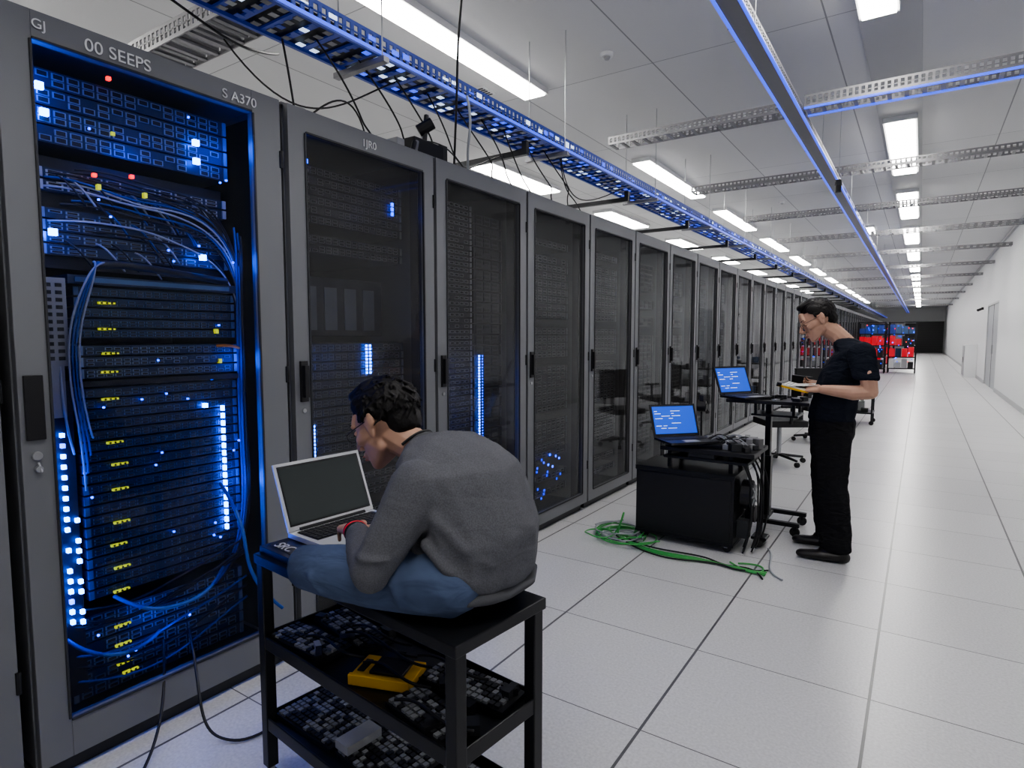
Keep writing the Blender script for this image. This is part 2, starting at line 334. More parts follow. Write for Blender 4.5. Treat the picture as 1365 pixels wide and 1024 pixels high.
# ------------------------------------------------------------------ server racks
RX, RH, P = -2.256, 2.44, 0.945
def shell(mb, w, glass, hdr=.115, sl=.10, sr=.10, bot=.16):
    D = -1.08
    mb.box(D, -.05, .03, w-.03, 0, .06, 'rackd')
    mb.box(D, -.035, .008, .028, .06, RH-.01, 'rack'); mb.box(D, -.035, w-.028, w-.008, .06, RH-.01, 'rack')
    mb.box(D, -.035, .008, w-.008, RH-.03, RH, 'rack'); mb.box(D, D+.02, .02, w-.02, .06, RH-.02, 'rackd')
    mb.box(D, -.05, .02, w-.02, .06, .08, 'rackd')
    for y in (.028, w-.075): mb.box(-.12, -.06, y, y+.047, .08, RH-.03, 'rackd')
    a, b = .012, w-.012
    mb.box(-.032, 0, a, sl, .07, RH-.012, 'rack'); mb.box(-.032, 0, w-sr, b, .07, RH-.012, 'rack')
    mb.box(-.032, 0, sl, w-sr, RH-hdr, RH-.012, 'rack'); mb.box(-.032, 0, sl, w-sr, .07, bot, 'rack')
    for (y0, y1) in ((sl-.008, sl), (w-sr, w-sr+.008)): mb.box(-.004, .006, y0, y1, bot, RH-hdr, 'rackd')
    mb.box(-.004, .006, sl, w-sr, RH-hdr, RH-hdr+.008, 'rackd'); mb.box(-.004, .006, sl, w-sr, bot-.008, bot, 'rackd')
    mb.quad([(-.014, sl, bot), (-.014, w-sr, bot), (-.014, w-sr, RH-hdr), (-.014, sl, RH-hdr)], glass)
    for z in (.35, 1.25, 2.15): mb.cyl((.0, w-.012, z), (.0, w-.012, z+.07), .008, 'blackm', n=8)

def equip(mb, y0, y1, z0, z1, uh, face, port, hole, xf=-.14, cols=16, seed=0, fill=1.0):
    rnd = random.Random(seed); z = z0
    while z+uh <= z1+1e-6:
        if rnd.random() < fill:
            mb.box(xf-.7, xf, y0, y1, z+.003, z+uh-.003, face)
            mb.box(xf, xf+.006, y0, y0+.015, z+.004, z+uh-.004, port); mb.box(xf, xf+.006, y1-.015, y1, z+.004, z+uh-.004, port)
            rows = 2 if uh > .035 else 1
            cw = (y1-y0-.05)/cols
            for r in range(rows):
                for c in range(cols):
                    if rnd.random() < .12: continue
                    ya = y0+.025+c*cw; za = z+.008+r*(uh-.014)/rows; hh = (uh-.014)/rows-.004
                    mb.box(xf, xf+.004, ya, ya+cw*.8, za, za+hh, port)
                    mb.box(xf+.004, xf+.005, ya+cw*.10, ya+cw*.70, za+hh*.12, za+hh*.85, hole)
        z += uh

def handle(mb, y=.055, z=1.16):
    mb.box(0, .012, y-.018, y+.018, z, z+.18, 'black'); mb.box(.012, .03, y-.011, y+.011, z+.02, z+.16, 'black'); mb.cyl((0, y, z-.04), (.006, y, z-.04), .01, 'steel', n=10)

def leds(mb, y, z0, z1, n, k, xf=-.125, s=.006, jit=0):
    for i in range(n):
        z = z0+(z1-z0)*i/max(1, n-1); yy = y+random.uniform(-jit, jit)
        mb.box(xf, xf+.004, yy-s, yy+s, z-s, z+s, k)

variants = []
mb = MB(); shell(mb, P, 'glass'); handle(mb)
equip(mb, .12, .82, .2, 1.45, .045, 'srv', 'port', 'bdark', seed=1, fill=.95); equip(mb, .12, .82, 1.75, 2.25, .045, 'srv', 'port', 'bdark', seed=2, fill=.8)
mb.box(-.8,-.3,.12,.82,1.45,1.75,'srv')
for i in range(5): mb.box(-.3,-.295,.16+i*.13,.24+i*.13,1.48,1.70,'port')
for (y, z) in ((.15, 1.33), (.18, 1.33), (.54, 1.33), (.565, 1.33), (.17, .95), (.20, .95)): leds(mb, y, z-.07, z+.07, 9, 'ledw', s=.0055)
leds(mb, .74, 2.1, 2.15, 3, 'led', s=.009); mb.box(-.12,-.116,.14,.2,2.24,2.26,'led')
variants.append(mb.mesh("server_rack"))
mb = MB(); shell(mb, P, 'glass'); handle(mb)
equip(mb, .12, .50, .2, 2.28, .035, 'srv', 'srvl', 'bdark', cols=7, seed=3); equip(mb, .52, .83, .2, 2.28, .07, 'rackd', 'srv', 'bdark', cols=3, seed=4)
leds(mb, .56, .62, 1.32, 38, 'ledw', s=.006); leds(mb, .595, .62, 1.32, 38, 'led', s=.004)
variants.append(mb.mesh("server_rack"))
def vblue(strong):
    mb = MB(); shell(mb, P, 'glass'); handle(mb)
    equip(mb, .12, .82, .2, 2.25, .06, 'srv', 'port', 'bdark', cols=9, seed=5, fill=.85)
    if strong: leds(mb, .6, .42, .52, 5, 'led', s=.008, jit=.10); leds(mb, .5, .2, .5, 12, 'ledd', s=.009, jit=.2)
    return mb.mesh("server_rack")
variants.append(vblue(True)); variants.append(vblue(False))
mb = MB(); shell(mb, P, 'glass'); handle(mb)
equip(mb, .12, .82, .2, 2.25, .09, 'srv', 'srv', 'bdark', cols=6, seed=6, fill=.9)
variants.append(mb.mesh("server_rack"))

# ---- open front rack (foreground)
W1 = 0.965; Y1R = 0.665
front = empty("server_rack", (RX, Y1R, 0))
mb = MB(); shell(mb, W1, 'glass1', hdr=.10, sl=.10, sr=.14, bot=.20)
mb.box(0, .012, .025, .075, 1.13, 1.33, 'black'); mb.cyl((0, .05, 1.08), (.01, .05, 1.08), .014, 'steel'); mb.cyl((.0, .05, 1.04), (.02, .05, 1.04), .01, 'steel'); mb.cyl((.01,.05,1.06),(.02,.055,1.03),.004,'steel')
mb.box(-.9, -.05, .03, .035, .1, 2.38, 'bdark'); mb.box(-.9, -.05, W1-.035, W1-.03, .1, 2.38, 'bdark')
mb.obj("cabinet", front, bevel=.002)
text("label_1", "00 SEEPS", (.004, .24, 2.36), .055, 'white', front, (math.pi/2, 0, math.pi/2))
text("label_2", "S A370", (.004, .70, 2.36), .05, 'white', front, (math.pi/2, 0, math.pi/2))
text("label_3", "GJ", (.004, .10, 2.375), .04, 'white', front, (math.pi/2, 0, math.pi/2))
mb = MB()
e0, e1 = .215, .79
equip(mb, .13, .80, 2.08, 2.32, .06, 'bsrv', 'gport', 'bdark', cols=14, seed=11, xf=-.15)
mb.box(-.7, -.20, .13, .80, 1.68, 2.05, 'bdark'); equip(mb, .15, .80, 1.72, 1.88, .04, 'bsrv', 'gport', 'bdark', cols=12, seed=12, xf=-.17)
equip(mb, .15, .80, 1.93, 2.01, .04, 'bsrv', 'srvl', 'bdark', cols=10, seed=18, xf=-.17, fill=.9)
equip(mb, e0, e1, 1.44, 1.62, .036, 'bsrv', 'bport', 'bdark', cols=18, seed=13, xf=-.12)
mb.box(-.5, -.10, e0-.02, e1, 1.625, 1.655, 'bsrv'); mb.box(-.10,-.095,e0,e1-.03,1.632,1.648,'bport')
equip(mb, e0, e1, 1.30, 1.42, .04, 'bsrv', 'gport', 'bdark', cols=18, seed=14, xf=-.11)
mb.box(-.5, -.10, e0, e1, 1.275, 1.295, 'bdark')
equip(mb, e0, e1, .52, 1.27, .0375, 'bsrv', 'bport', 'bdark', cols=18, seed=15, xf=-.125)
equip(mb, .16, .80, .16, .46, .05, 'bsrv', 'gport', 'bdark', cols=14, seed=16, xf=-.15, fill=.7)
mb.box(-.14, -.13, .105, .20, .2, 1.30, 'bdark')
rnd = random.Random(4)
for z in [1.56, 1.47, 1.385, 1.32, 1.225, 1.07, .99, .90, .78, .70, .615, .53, .40, .33, .26, .22]:
    y = .29+rnd.uniform(-.012, .012)
    mb.box(-.11, -.098, y, y+.026, z, z+.008, 'yel'); mb.box(-.11, -.098, y+.031, y+.052, z+.001, z+.007, 'yel')
    for q in range(3): mb.box(-.098, -.0965, y+.006+q*.016, y+.012+q*.016, z+.001, z+.007, 'bdark')
for (y, z) in ((.70, 1.46), (.71, 1.34), (.45, 1.95), (.30, 1.95)): mb.box(-.118, -.10, y, y+.011, z, z+.018, 'yel')
mb.box(-.13,-.12,.36,.372,2.15,2.162,'yel')
mb.obj("equipment", front)
mb = MB()
for (y, z) in ((.155, 2.25), (.165, 2.17), (.66, 2.20), (.66, 2.13), (.17, 1.79), (.67, 1.76)): mb.box(-.13, -.115, y-.011, y+.011, z-.011, z+.011, 'ledw')
for (y, z) in ((.115, 2.26), (.125, 2.18)):
    for j in range(3): mb.box(-.12,-.11,y-.01,y+.01,z-.02+j*.018,z-.012+j*.018,'led')
rnd = random.Random(9)
for c, y in enumerate((.128, .160, .190)):
    for i in range(19):
        z = .46+i*.036+(.01 if c == 1 else 0)
        if rnd.random() < (.05 if c < 2 else .45) or (c == 2 and z > .95): continue
        mb.box(-.125, -.11, y-.0055, y+.0055, z-.007, z+.007, 'ledw' if rnd.random() < .85 else 'led')
for i in range(17):
    z = .66+i*.031
    mb.box(-.115, -.10, .715, .724, z-.010, z+.010, 'ledw')
mb.box(-.115,-.10,.64,.655,1.165,1.182,'ledw')
for (y, z) in ((.36, 2.34), (.42, 2.02), (.30, 2.0)): mb.box(-.13, -.115, y-.006, y+.006, z-.006, z+.006, 'ledr')
rnd = random.Random(21)
for i in range(34):
    y = rnd.uniform(e0, e1); z = rnd.uniform(.2, 2.3); mb.box(-.112, -.105, y-.003, y+.003, z-.003, z+.003, 'led')
mb.obj("status_leds", front)
mb = MB(); mb.box(-.10, -.09, .115, .185, 1.35, 1.64, 'gsteel')
for i in range(11):
    for j in range(2): mb.box(-.09, -.088, .125+j*.030, .143+j*.030, 1.37+i*.024, 1.382+i*.024, 'bdark')
mb.box(-.10,-.092,.115,.17,1.18,1.35,'gsteel')
mb.obj("mounting_bracket", front)
rnd = random.Random(33); cl = []
for i in range(6):
    y = .805+rnd.uniform(-.015, .012); x = -.10+rnd.uniform(-.02, .02)
    cl.append(([(x, y, 2.2-rnd.uniform(0, .5)), (x+.02, y, 1.9-rnd.uniform(0, .2)), (x, y+rnd.uniform(-.01, .01), 1.4), (x+.01, y+rnd.uniform(-.01, .01), .9), (x, y, .55), (x-.04, y-.12, .42)], .0045, 'cbl' if i % 4 else 'cbk'))
for i in range(4):
    y = .185+i*.010
    cl.append(([(-.09, .33-.02*i, 1.70), (-.06, .27, 1.71), (-.06, y+.04, 1.62), (-.07, y-.01, 1.48), (-.07, y-.012, 1.25), (-.08, y+.02, 1.1), (-.1, y+.03, .92+.06*i)], .0036, 'cbl' if i % 3 else 'cwh'))
cl.append(([(-.10, .16, 1.4), (-.08, .15, 1.2), (-.08, .17, 1.1), (-.11, .19, 1.05)], .004, 'cwh'))
for i in range(14):
    z = 2.02-rnd.uniform(0, .24); y = rnd.uniform(.15, .35)
    cl.append(([(-.17, y, z), (-.14, y+.08, z+.01), (-.12, y+.25, z-.02+rnd.uniform(-.04, .04)), (-.12, y+.38, z-.02), (-.12, .77, z-.1), (-.11, .80, z-.25)], .0036, ['cwh', 'cbk', 'cbl', 'cbk', 'cbk'][i % 5]))
for i in range(26):
    y = rnd.uniform(.2, .7); z = rnd.uniform(1.75, 2.0)
    cl.append(([(-.17, y, z), (-.13, y+.02, z-.01), (-.12, y+.05, z-.07), (-.15, y+.08, z-.09)], .0035, ['cbk', 'cwh', 'cbl', 'cbk'][i % 4]))
cl.append(([(-.09, .28, 1.69), (-.06, .36, 1.71), (-.06, .5, 1.68), (-.1, .75, 1.67)], .014, 'cbk')); cl.append(([(-.10, .70, 1.41), (-.06, .74, 1.415), (-.09, .79, 1.40)], .006, 'cor'))
for i in range(7):
    z = .22+rnd.uniform(0, .28)
    cl.append(([(-.14, .15, z+.02), (-.09, .3, z-.03), (-.08, .5, z+.02+rnd.uniform(-.04, .04)), (-.09, .65, z+.06), (-.11, .80, z+.1)], .0045, ['cbk', 'cbl', 'cbk'][i % 3]))
cables("patch_cables", cl, front)
cables("loose_cable", [
 ([(-2.36, 1.36, .85), (-2.24, 1.38, .72), (-2.20, 1.36, .58), (-2.18, 1.38, .48), (-2.16, 1.42, .40), (-2.14, 1.48, .33)], .007, 'cbl'),
 ([(-2.36, .95, .52), (-2.25, 1.0, .47), (-2.23, 1.1, .45), (-2.24, 1.25, .46), (-2.36, 1.36, .50)], .007, 'cbl'),
 ([(-2.36, .80, .42), (-2.24, .84, .36), (-2.24, .95, .32), (-2.36, 1.1, .33)], .007, 'cbl'),
 ([(-2.34, 1.2, .3), (-2.2, 1.15, .2), (-2.1, 1.1, .05), (-2.0, 1.12, .008), (-1.9, 1.2, .008), (-1.95, 1.4, .008)], .005, 'cbk'),
 ([(-2.34, 1.1, .3), (-2.22, 1.05, .1), (-2.1, .95, .008), (-2.0, .8, .008)], .005, 'cbk'),
])
def blight(n, loc, e, r=.06, col=(.015, .11, 1.0)):
    l = bpy.data.lights.new(n, 'POINT'); l.energy = e; l.color = col; l.shadow_soft_size = r
    o = bpy.data.objects.new(n, l); o.location = loc; link(o, front)
for i, (y, z, e) in enumerate(((.14, 2.25, 1.0), (.80, 2.2, 1.0), (.13, 1.78, .9), (.80, 1.75, .8), (.12, 1.0, .8), (.12, .6, .9), (.81, .85, 1.0), (.81, 1.35, .8), (.45, 2.1, .9), (.45, .35, .6))):
    blight("rack_glow_%d" % i, (-.035, y, z), e)

for n in range(64):
    y = 1.644+n*P
    k = n if n < 3 else (4 if n % 3 else 3)
    o = bpy.data.objects.new("server_rack", variants[k]); o.location = (RX, y, 0); link(o)
    if n == 0: text("label", "1JR0", (.004, .42, 2.355), .05, 'white', o, (math.pi/2, 0, math.pi/2))
for n in range(1, 4):
    o = bpy.data.objects.new("server_rack", variants[4]); o.location = (RX, Y1R-n*P-.02, 0); link(o)

# ------------------------------------------------------------------ laptops
def laptop(name, loc, rotz, body, scr, open_deg=108, w=.34, d=.235, content=None):
    """front edge toward +X (user side), hinge at -X, centred in Y, bottom at z=0"""
    e = empty(name, loc, rotz)
    mb = MB(); mb.box(0, d, -w/2, w/2, .003, .018, body)
    mb.box(.02, .135, -w/2+.018, w/2-.018, .018, .019, 'black')
    for r in range(6):
        for c in range(15):
            if r == 5 and 4 < c < 10: continue
            y = -w/2+.022+c*(w-.044)/15; mb.box(.024+r*.018, .039+r*.018, y, y+(w-.044)/15-.003, .019, .0215, 'key')
    mb.box(.024+5*.018, .039+5*.018, -w/2+.022+5*(w-.044)/15, -w/2+.022+10*(w-.044)/15-.003, .019, .0215, 'key')
    mb.box(.155, .225, -.055, .055, .018, .0188, 'trimgrey')
    mb.cyl((.004, -w/2+.04, .02), (.004, w/2-.04, .02), .007, 'black', n=10)
    mb.obj("base", e, bevel=.002)
    A = Matrix.Translation((.004, 0, .02)) @ Matrix.Rotation(math.radians(90-open_deg), 4, 'Y')
    mb = MB(); h = d*.95
    mb.box(-.007, 0, -w/2, w/2, 0, h, body, A); mb.box(0, .001, -w/2+.010, w/2-.010, .014, h-.010, 'black', A)
    mb.box(.001, .0015, -w/2+.016, w/2-.016, .02, h-.016, scr, A)
    if content:
        rr = random.Random(5)
        for i in range(9):
            y = -w/2+.03; z = h-.035-i*.018
            for j in range(3):
                l = rr.uniform(.02, .08)
                if y+l < w/2-.03 and rr.random() < .5: mb.box(.0015, .002, y, y+l, z, z+.004, content, A)
                y += l+.015
    mb.obj("lid", e, bevel=.0015)
    return e

# ------------------------------------------------------------------ foreground cart
CZ = .78
cart = empty("equipment_cart", (-1.228, 1.185, 0), math.radians(-6))
hl, hw = .437, .158
mb = MB()
for sx in (-1, 1):
    for sy in (-1, 1):
        x = sx*(hl-.0175); y = sy*(hw-.0175)
        mb.box(x-.0175, x+.0175, y-.0175, y+.0175, .09, CZ-.001, 'blackm')
        mb.cyl((x, y, .09), (x, y, .06), .012, 'steel'); mb.cyl((x, y-.012, .032), (x, y+.012, .032), .031, 'rubber', n=20); mb.box(x-.014, x+.014, y-.018, y+.018, .035, .07, 'blackm')
mb.box(-hl-.006, hl+.006, -hw-.006, hw+.006, CZ-.03, CZ, 'blackm')
for zs in (.50, .235):
    mb.box(-hl+.01, hl-.01, -hw+.01, hw-.01, zs-.012, zs, 'blackm')
    for sy in (-1, 1): mb.box(-hl+.02, hl-.02, sy*(hw-.006)-.003, sy*(hw-.006)+.003, zs-.02, zs+.022, 'blackm')
    for sx in (-1, 1): mb.box(sx*(hl-.006)-.003, sx*(hl-.006)+.003, -hw+.02, hw-.02, zs-.02, zs+.022, 'blackm')
mb.obj("frame", cart, bevel=.003)
mb = MB(); mb.box(-hl+.004, -hl+.265, -hw+.01, hw+.14, CZ, CZ+.022, 'black'); mb.box(-hl+.02, -hl+.25, -hw+.03, hw+.12, CZ+.022, CZ+.024, 'blackm'); mb.obj("docking_tray", cart, bevel=.004)
text("label", "SRC", (-hl+.04, -hw+.035, CZ+.0245), .05, 'trimgrey', cart, (0, 0, 0))
def keyboard(mb, cx, cy, z, L, D, rot, kk):
    X = Matrix.Translation((cx, cy, z)) @ Matrix.Rotation(rot, 4, 'Z')
    mb.box(-L/2, L/2, -D/2, D/2, 0, .014, 'black', X)
    nc = int(L/.019); nr = int(D/.021)
    for c in range(nc):
        for r in range(nr):
            x = -L/2+.006+c*.0188; y = -D/2+.006+r*.021; k = kk if random.random() < .5 else 'key'
            mb.box(x, x+.014, y, y+.015, .014, .021, k, X)
mb = MB()
keyboard(mb, -.28, -.075, .505, .26, .11, .1, 'keyg'); keyboard(mb, -.25, .06, .503, .30, .11, -.08, 'keyg'); keyboard(mb, .26, .075, .503, .28, .11, .1, 'keyg'); keyboard(mb, .27,-.08,.503,.24,.11,-.1,'keyg')
mb.obj("keyboards_upper", cart)
mb = MB()
keyboard(mb, -.28, 0, .237, .28, .23, .04, 'keyg'); keyboard(mb, .02, .01, .237, .26, .24, -.04, 'keyg'); keyboard(mb, .29, 0, .237, .24, .24, .03, 'keyg')
mb.box(-.12, -.06, -.1, .02, .26, .285, 'srvl'); mb.obj("keyboards_lower", cart)
X = Matrix.Translation((.04, -.03, .503)) @ Matrix.Rotation(.45, 4, 'Z')
mb = MB(); mb.box(-.09, .09, -.06, .06, 0, .022, 'yplastic', X); mb.box(-.09,.09,-.064,-.05,.0,.03,'yplastic',X); mb.box(-.040, .060, -.036, .045, .022, .032, 'black', X); mb.box(-.08,-.058,-.03,.03,.022,.027,'black',X)
mb.obj("yellow_drive_caddy", cart, bevel=.004)
mb = MB(); rr = random.Random(3)
for i in range(26):
    x = rr.uniform(-.40, .40); y = rr.uniform(-.13, .13)
    if abs(x-.04) < .14: continue
    X = Matrix.Translation((x, y, .503)) @ Matrix.Rotation(rr.uniform(0, 3), 4, 'Z')
    a = rr.uniform(.012, .03); b = rr.uniform(.008, .02); h = rr.uniform(.02, .04); mb.box(-a, a, -b, b, 0, h, rr.choice(['black', 'srvl', 'rackd', 'blackm']), X)
mb.obj("small_parts", cart)
cl = []
for i in range(8):
    x = rr.uniform(-.4, .2); y = rr.uniform(-.12, .1)
    cl.append(([(x, y, .53), (x+.08, y+.05, .55), (x+.16, y-.03, .54), (x+.24, y+.04, .53)], .004, 'cbk'))
cables("shelf_cables", cl, cart)
laptop("laptop", (-1.640, 1.34, CZ+.024), math.radians(-4), 'silver', 'screen', 112)

# ------------------------------------------------------------------ hull-based figure tools
def ico(c, r, R=None, sub=2):
    bm = bmesh.new(); bmesh.ops.create_icosphere(bm, subdivisions=sub, radius=1.0)
    rr = (r, r, r) if isinstance(r, (int, float)) else r
    out = []
    for v in bm.verts:
        p = V((v.co.x*rr[0], v.co.y*rr[1], v.co.z*rr[2]))
        if R: p = R @ p
        out.append(p+V(c))
    bm.free(); return out
class Fig:
    def __init__(s): s.v = []; s.f = []
    def hull(s, *ells, X=None):
        bm = bmesh.new()
        for e in ells:
            for p in ico(*e): bm.verts.new(X @ p if X else p)
        r = bmesh.ops.convex_hull(bm, input=bm.verts)
        dead = [g for g in r['geom_interior']+r['geom_unused'] if isinstance(g, bmesh.types.BMVert)]
        bmesh.ops.delete(bm, geom=list(set(dead)), context='VERTS')
        bmesh.ops.recalc_face_normals(bm, faces=bm.faces)
        bm.verts.index_update(); n = len(s.v)
        s.v += [tuple(v.co) for v in bm.verts]; s.f += [[n+v.index for v in f.verts] for f in bm.faces]; bm.free()
    def chain(s, *ells, X=None):
        for a, b in zip(ells, ells[1:]): s.hull(a, b, X=X)
    def obj(s, name, k, parent, voxel, smooth=4, disp=None):
        me = bpy.data.meshes.new(name); me.from_pydata(s.v, [], s.f); me.materials.append(M[k]); me.update()
        o = bpy.data.objects.new(name, me); link(o, parent)
        m = o.modifiers.new("remesh", 'REMESH'); m.mode = 'VOXEL'; m.voxel_size = voxel; m.use_smooth_shade = True
        if smooth: m = o.modifiers.new("smooth", 'SMOOTH'); m.factor = .5; m.iterations = smooth
        for d in (disp or []):
            t = bpy.data.textures.new(name+"_folds", 'CLOUDS'); t.noise_scale = d[0]; t.noise_depth = 2
            m = o.modifiers.new("folds", 'DISPLACE'); m.texture = t; m.strength = d[1]; m.mid_level = .5; m.texture_coords = 'LOCAL'
        return o

def frame(loc, fwd, up, scale=1.0):
    f = V(fwd).normalized(); u = V(up); r = f.cross(u).normalized(); u = r.cross(f)
    X = Matrix(((r.x, f.x, u.x, loc[0]), (r.y, f.y, u.y, loc[1]), (r.z, f.z, u.z, loc[2]), (0, 0, 0, 1)))
    return X @ Matrix.Scale(scale, 4)

def head(skin, parent, X, messy, glasses=True):
    skin.hull(((0, -.018, .035), (.073, .092, .082)), ((0, .03, .0), (.062, .058, .075)), X=X)
    skin.hull(((0, .03, -.02), (.058, .052, .05)), ((0, .062, -.092), (.022, .018, .015)), ((.044, .005, -.058), (.012, .018, .016)), ((-.044, .005, -.058), (.012, .018, .016)), X=X)
    skin.hull(((.03, .076, .026), (.020, .010, .007)), ((-.03, .076, .026), (.020, .010, .007)), ((0, .07, .06), (.03, .015, .02)), X=X)
    skin.hull(((0, .084, .018), (.008, .008, .008)), ((0, .108, -.026), (.010, .010, .009)), X=X)
    skin.hull(((.012, .094, -.032), .008), ((-.012, .094, -.032), .008), ((0, .106, -.03), .009), X=X)
    for s in (-1, 1):
        skin.hull(((s*.042, .058, -.018), (.018, .018, .018)), ((s*.055, .03, -.01), (.012, .03, .02)), X=X)
        skin.hull(((s*.031, .076, .006), (.0135, .008, .009)), X=X)
        skin.hull(((s*.076, -.008, .012), (.008, .020, .018)), ((s*.072, -.004, -.022), (.007, .010, .012)), X=X)
        skin.hull(((s*.082, -.016, .014), (.005, .012, .022)), X=X)
    skin.hull(((0, .078, -.058), (.026, .016, .018)), X=X)
    lips = Fig(); lips.hull(((.012, .090, -.058), (.010, .006, .004)), ((-.012, .090, -.058), (.010, .006, .004)), X=X); lips.hull(((0, .090, -.068), (.017, .007, .0045)), X=X)
    lips.obj("lips", 'lips', parent, .0018, 2)
    ey = Fig()
    for s in (-1, 1): ey.hull(((s*.031, .0835, .0035), (.010, .0035, .0035)), X=X)
    ey.obj("eyes", 'iris', parent, .0015, 1)
    br = Fig()
    for s in (-1, 1): br.hull(((s*.020, .087, .029), (.007, .003, .003)), ((s*.045, .078, .032), (.006, .003, .0025)), X=X)
    br.obj("eyebrows", 'hair', parent, .002, 1)
    hr = Fig()
    hr.hull(((0, -.014, .078), (.076, .082, .050)), ((0, -.050, .035), (.075, .064, .068)), X=X)
    hr.hull(((0, -.065, -.02), (.056, .042, .038)), ((0, -.05, .035), (.071, .058, .05)), X=X)
    for s in (-1, 1):
        hr.hull(((s*.064, .012, .068), (.015, .034, .028)), ((s*.070, -.035, .035), (.010, .028, .028)), X=X)
        hr.hull(((s*.072, .016, .038), (.005, .008, .022)), X=X)
    hr.hull(((0, .045, .108), (.048, .032, .022)), ((0, .0, .11), (.06, .05, .03)), X=X)
    rnd = random.Random(2 if messy else 8)
    nl, ln = (420, .036) if messy else (420, .020)
    for i in range(nl):
        th = rnd.uniform(0, 2*math.pi); ph = rnd.uniform(-.35, 1.4)
        d = V((math.cos(th)*math.cos(ph), math.sin(th)*math.cos(ph), math.sin(ph)))
        p = V((d.x*.078, -.02+d.y*.092, .04+d.z*.088))
        if p.y > .02 and p.z < .09: continue
        if p.y > -.035 and p.z < .04: continue
        tan = V((rnd.uniform(-.35, .35), rnd.uniform(-.3, .9), rnd.uniform(-1.0, -.1))); tan = (tan-d*tan.dot(d)).normalized()
        q = p+tan*ln*rnd.uniform(.5, 1)+d*rnd.uniform(-.002, .007 if messy else .002)
        r0 = .0065 if messy else .006
        hr.hull((p, r0, None, 1), (q, .0022, None, 1), X=X)
    hr.obj("hair", 'hair', parent, .0028, 1)
    if glasses:
        pts = []
        for s in (-1, 1):
            ring = [X @ V((s*.032+.022*math.cos(a), .097, .002+.015*math.sin(a))) for a in [i*math.pi/6 for i in range(13)]]
            pts.append((ring, .0014, 'cbk')); pts.append(([X @ V(q) for q in ((s*.054, .096, .008), (s*.072, .06, .012), (s*.082, .0, .016))], .0014, 'cbk'))
        pts.append(([X @ V(q) for q in ((-.010, .099, .006), (0, .103, .008), (.010, .099, .006))], .0013, 'cbk'))
        cables("glasses", pts, parent)

def hand(skin, wrist, d, up, side, curl=(.35, .45, .35), scale=1.0, spread=.06, thumb_close=0.0):
    f = V(d).normalized(); u = V(up); s = f.cross(u).normalized(); u = s.cross(f)
    s = s*side
    X = Matrix(((f.x, s.x, u.x, wrist[0]), (f.y, s.y, u.y, wrist[1]), (f.z, s.z, u.z, wrist[2]), (0, 0, 0, 1))) @ Matrix.Scale(scale, 4)
    skin.hull(((-.01, 0, 0), (.02, .024, .018)), ((.03, .012, -.002), (.02, .022, .014)), ((.03, -.016, -.002), (.02, .014, .013)), X=X)
    skin.hull(((.03, .014, -.002), (.015, .018, .014)), ((.03, -.018, -.002), (.015, .013, .013)), ((.085, .030, 0), .0105), ((.082, -.032, 0), .0095), ((.09, .008, .001), .0105), X=X)
    for y, L, r in ((.031, .074, .0085), (.0105, .082, .0088), (-.011, .076, .0084), (-.031, .060, .0075)):
        p = V((.088-abs(y-.005)*.12, y, 0)); ang = 0; prev = (p, r*1.05); yaw = y/.03*spread
        for k, fr in enumerate((.46, .30, .24)):
            ang += curl[k]
            q = p+V((math.cos(ang)*math.cos(yaw), math.sin(yaw), -math.sin(ang)))*L*fr
            cur = (q, r*(1-.10*(k+1))); skin.hull(prev, cur, X=X); prev = cur; p = q
    p = V((.022, .024, -.006)); prev = (p, .0135)
    dirs = (V((.62, .68, -.25)), V((.85, .40-thumb_close, -.35)), V((.93, .15-thumb_close, -.35)))
    for dd, L, r in zip(dirs, (.040, .030, .024), (.0115, .0098, .0085)):
        q = p+dd.normalized()*L; cur = (q, r); skin.hull(prev, cur, X=X); prev = cur; p = q

# ------------------------------------------------------------------ seated man
m1 = empty("seated_man", (0, 0, 0))
top = Fig()
top.chain(((-.900, 1.20, .872), (.130, .178, .060)), ((-.890, 1.20, .97), (.125, .178, .09)), ((-.935, 1.20, 1.080), (.122, .182, .100)), ((-1.015, 1.205, 1.128), (.096, .170, .078)), ((-1.085, 1.205, 1.140), (.056, .075, .050)))
top.hull(((-.98, 1.20, .94), (.08, .14, .07)), ((-1.0, 1.2, 1.07), (.085, .15, .07)), ((-.9, 1.2, .93), (.1, .16, .07)))
top.chain(((-.975, 1.050, 1.090), (.076, .062, .070)), ((-1.005, .990, .990), (.058, .051, .058)), ((-1.035, .950, .902), (.050, .047, .050)))
top.chain(((-1.035, .950, .902), (.050, .047, .050)), ((-1.12, 1.005, .916), .043), ((-1.205, 1.065, .927), .034))
top.chain(((-1.0, 1.355, 1.090), (.076, .060, .070)), ((-1.07, 1.42, .98), .056), ((-1.13, 1.44, .91), .05), ((-1.25, 1.42, .915), .034))
for a, b, c in (((-.905,1.03,1.03),(-.84,1.05,.97),(-.80,1.10,.92)), ((-.93,1.025,.97),(-.87,1.03,.92),(-.82,1.07,.88)), ((-1.0,1.05,.96),(-.95,1.035,.92),(-.88,1.030,.88))):
    top.chain((a, .014), (b, .016), (c, .010))
top.hull(((-1.02, .957, .948), (.054, .050, .011))); top.hull(((-1.075, .975, .909), (.013, .048, .048)))
top.obj("sweater", 'sweater', m1, .006, 5, [(.12, .008)])
rib = Fig()
rib.hull(((-1.200, 1.060, .927), (.010, .029, .035)), ((-1.224, 1.078, .927), (.009, .027, .032)))
rib.hull(((-1.09, 1.205, 1.145), (.018, .060, .050)), ((-1.105, 1.205, 1.152), (.014, .056, .048)))
rib.hull(((-.90, 1.2, .842), (.131, .179, .024)), ((-.90, 1.2, .832), (.130, .178, .020)))
rib.obj("ribbing", 'rib', m1, .005, 2)
jn = Fig()
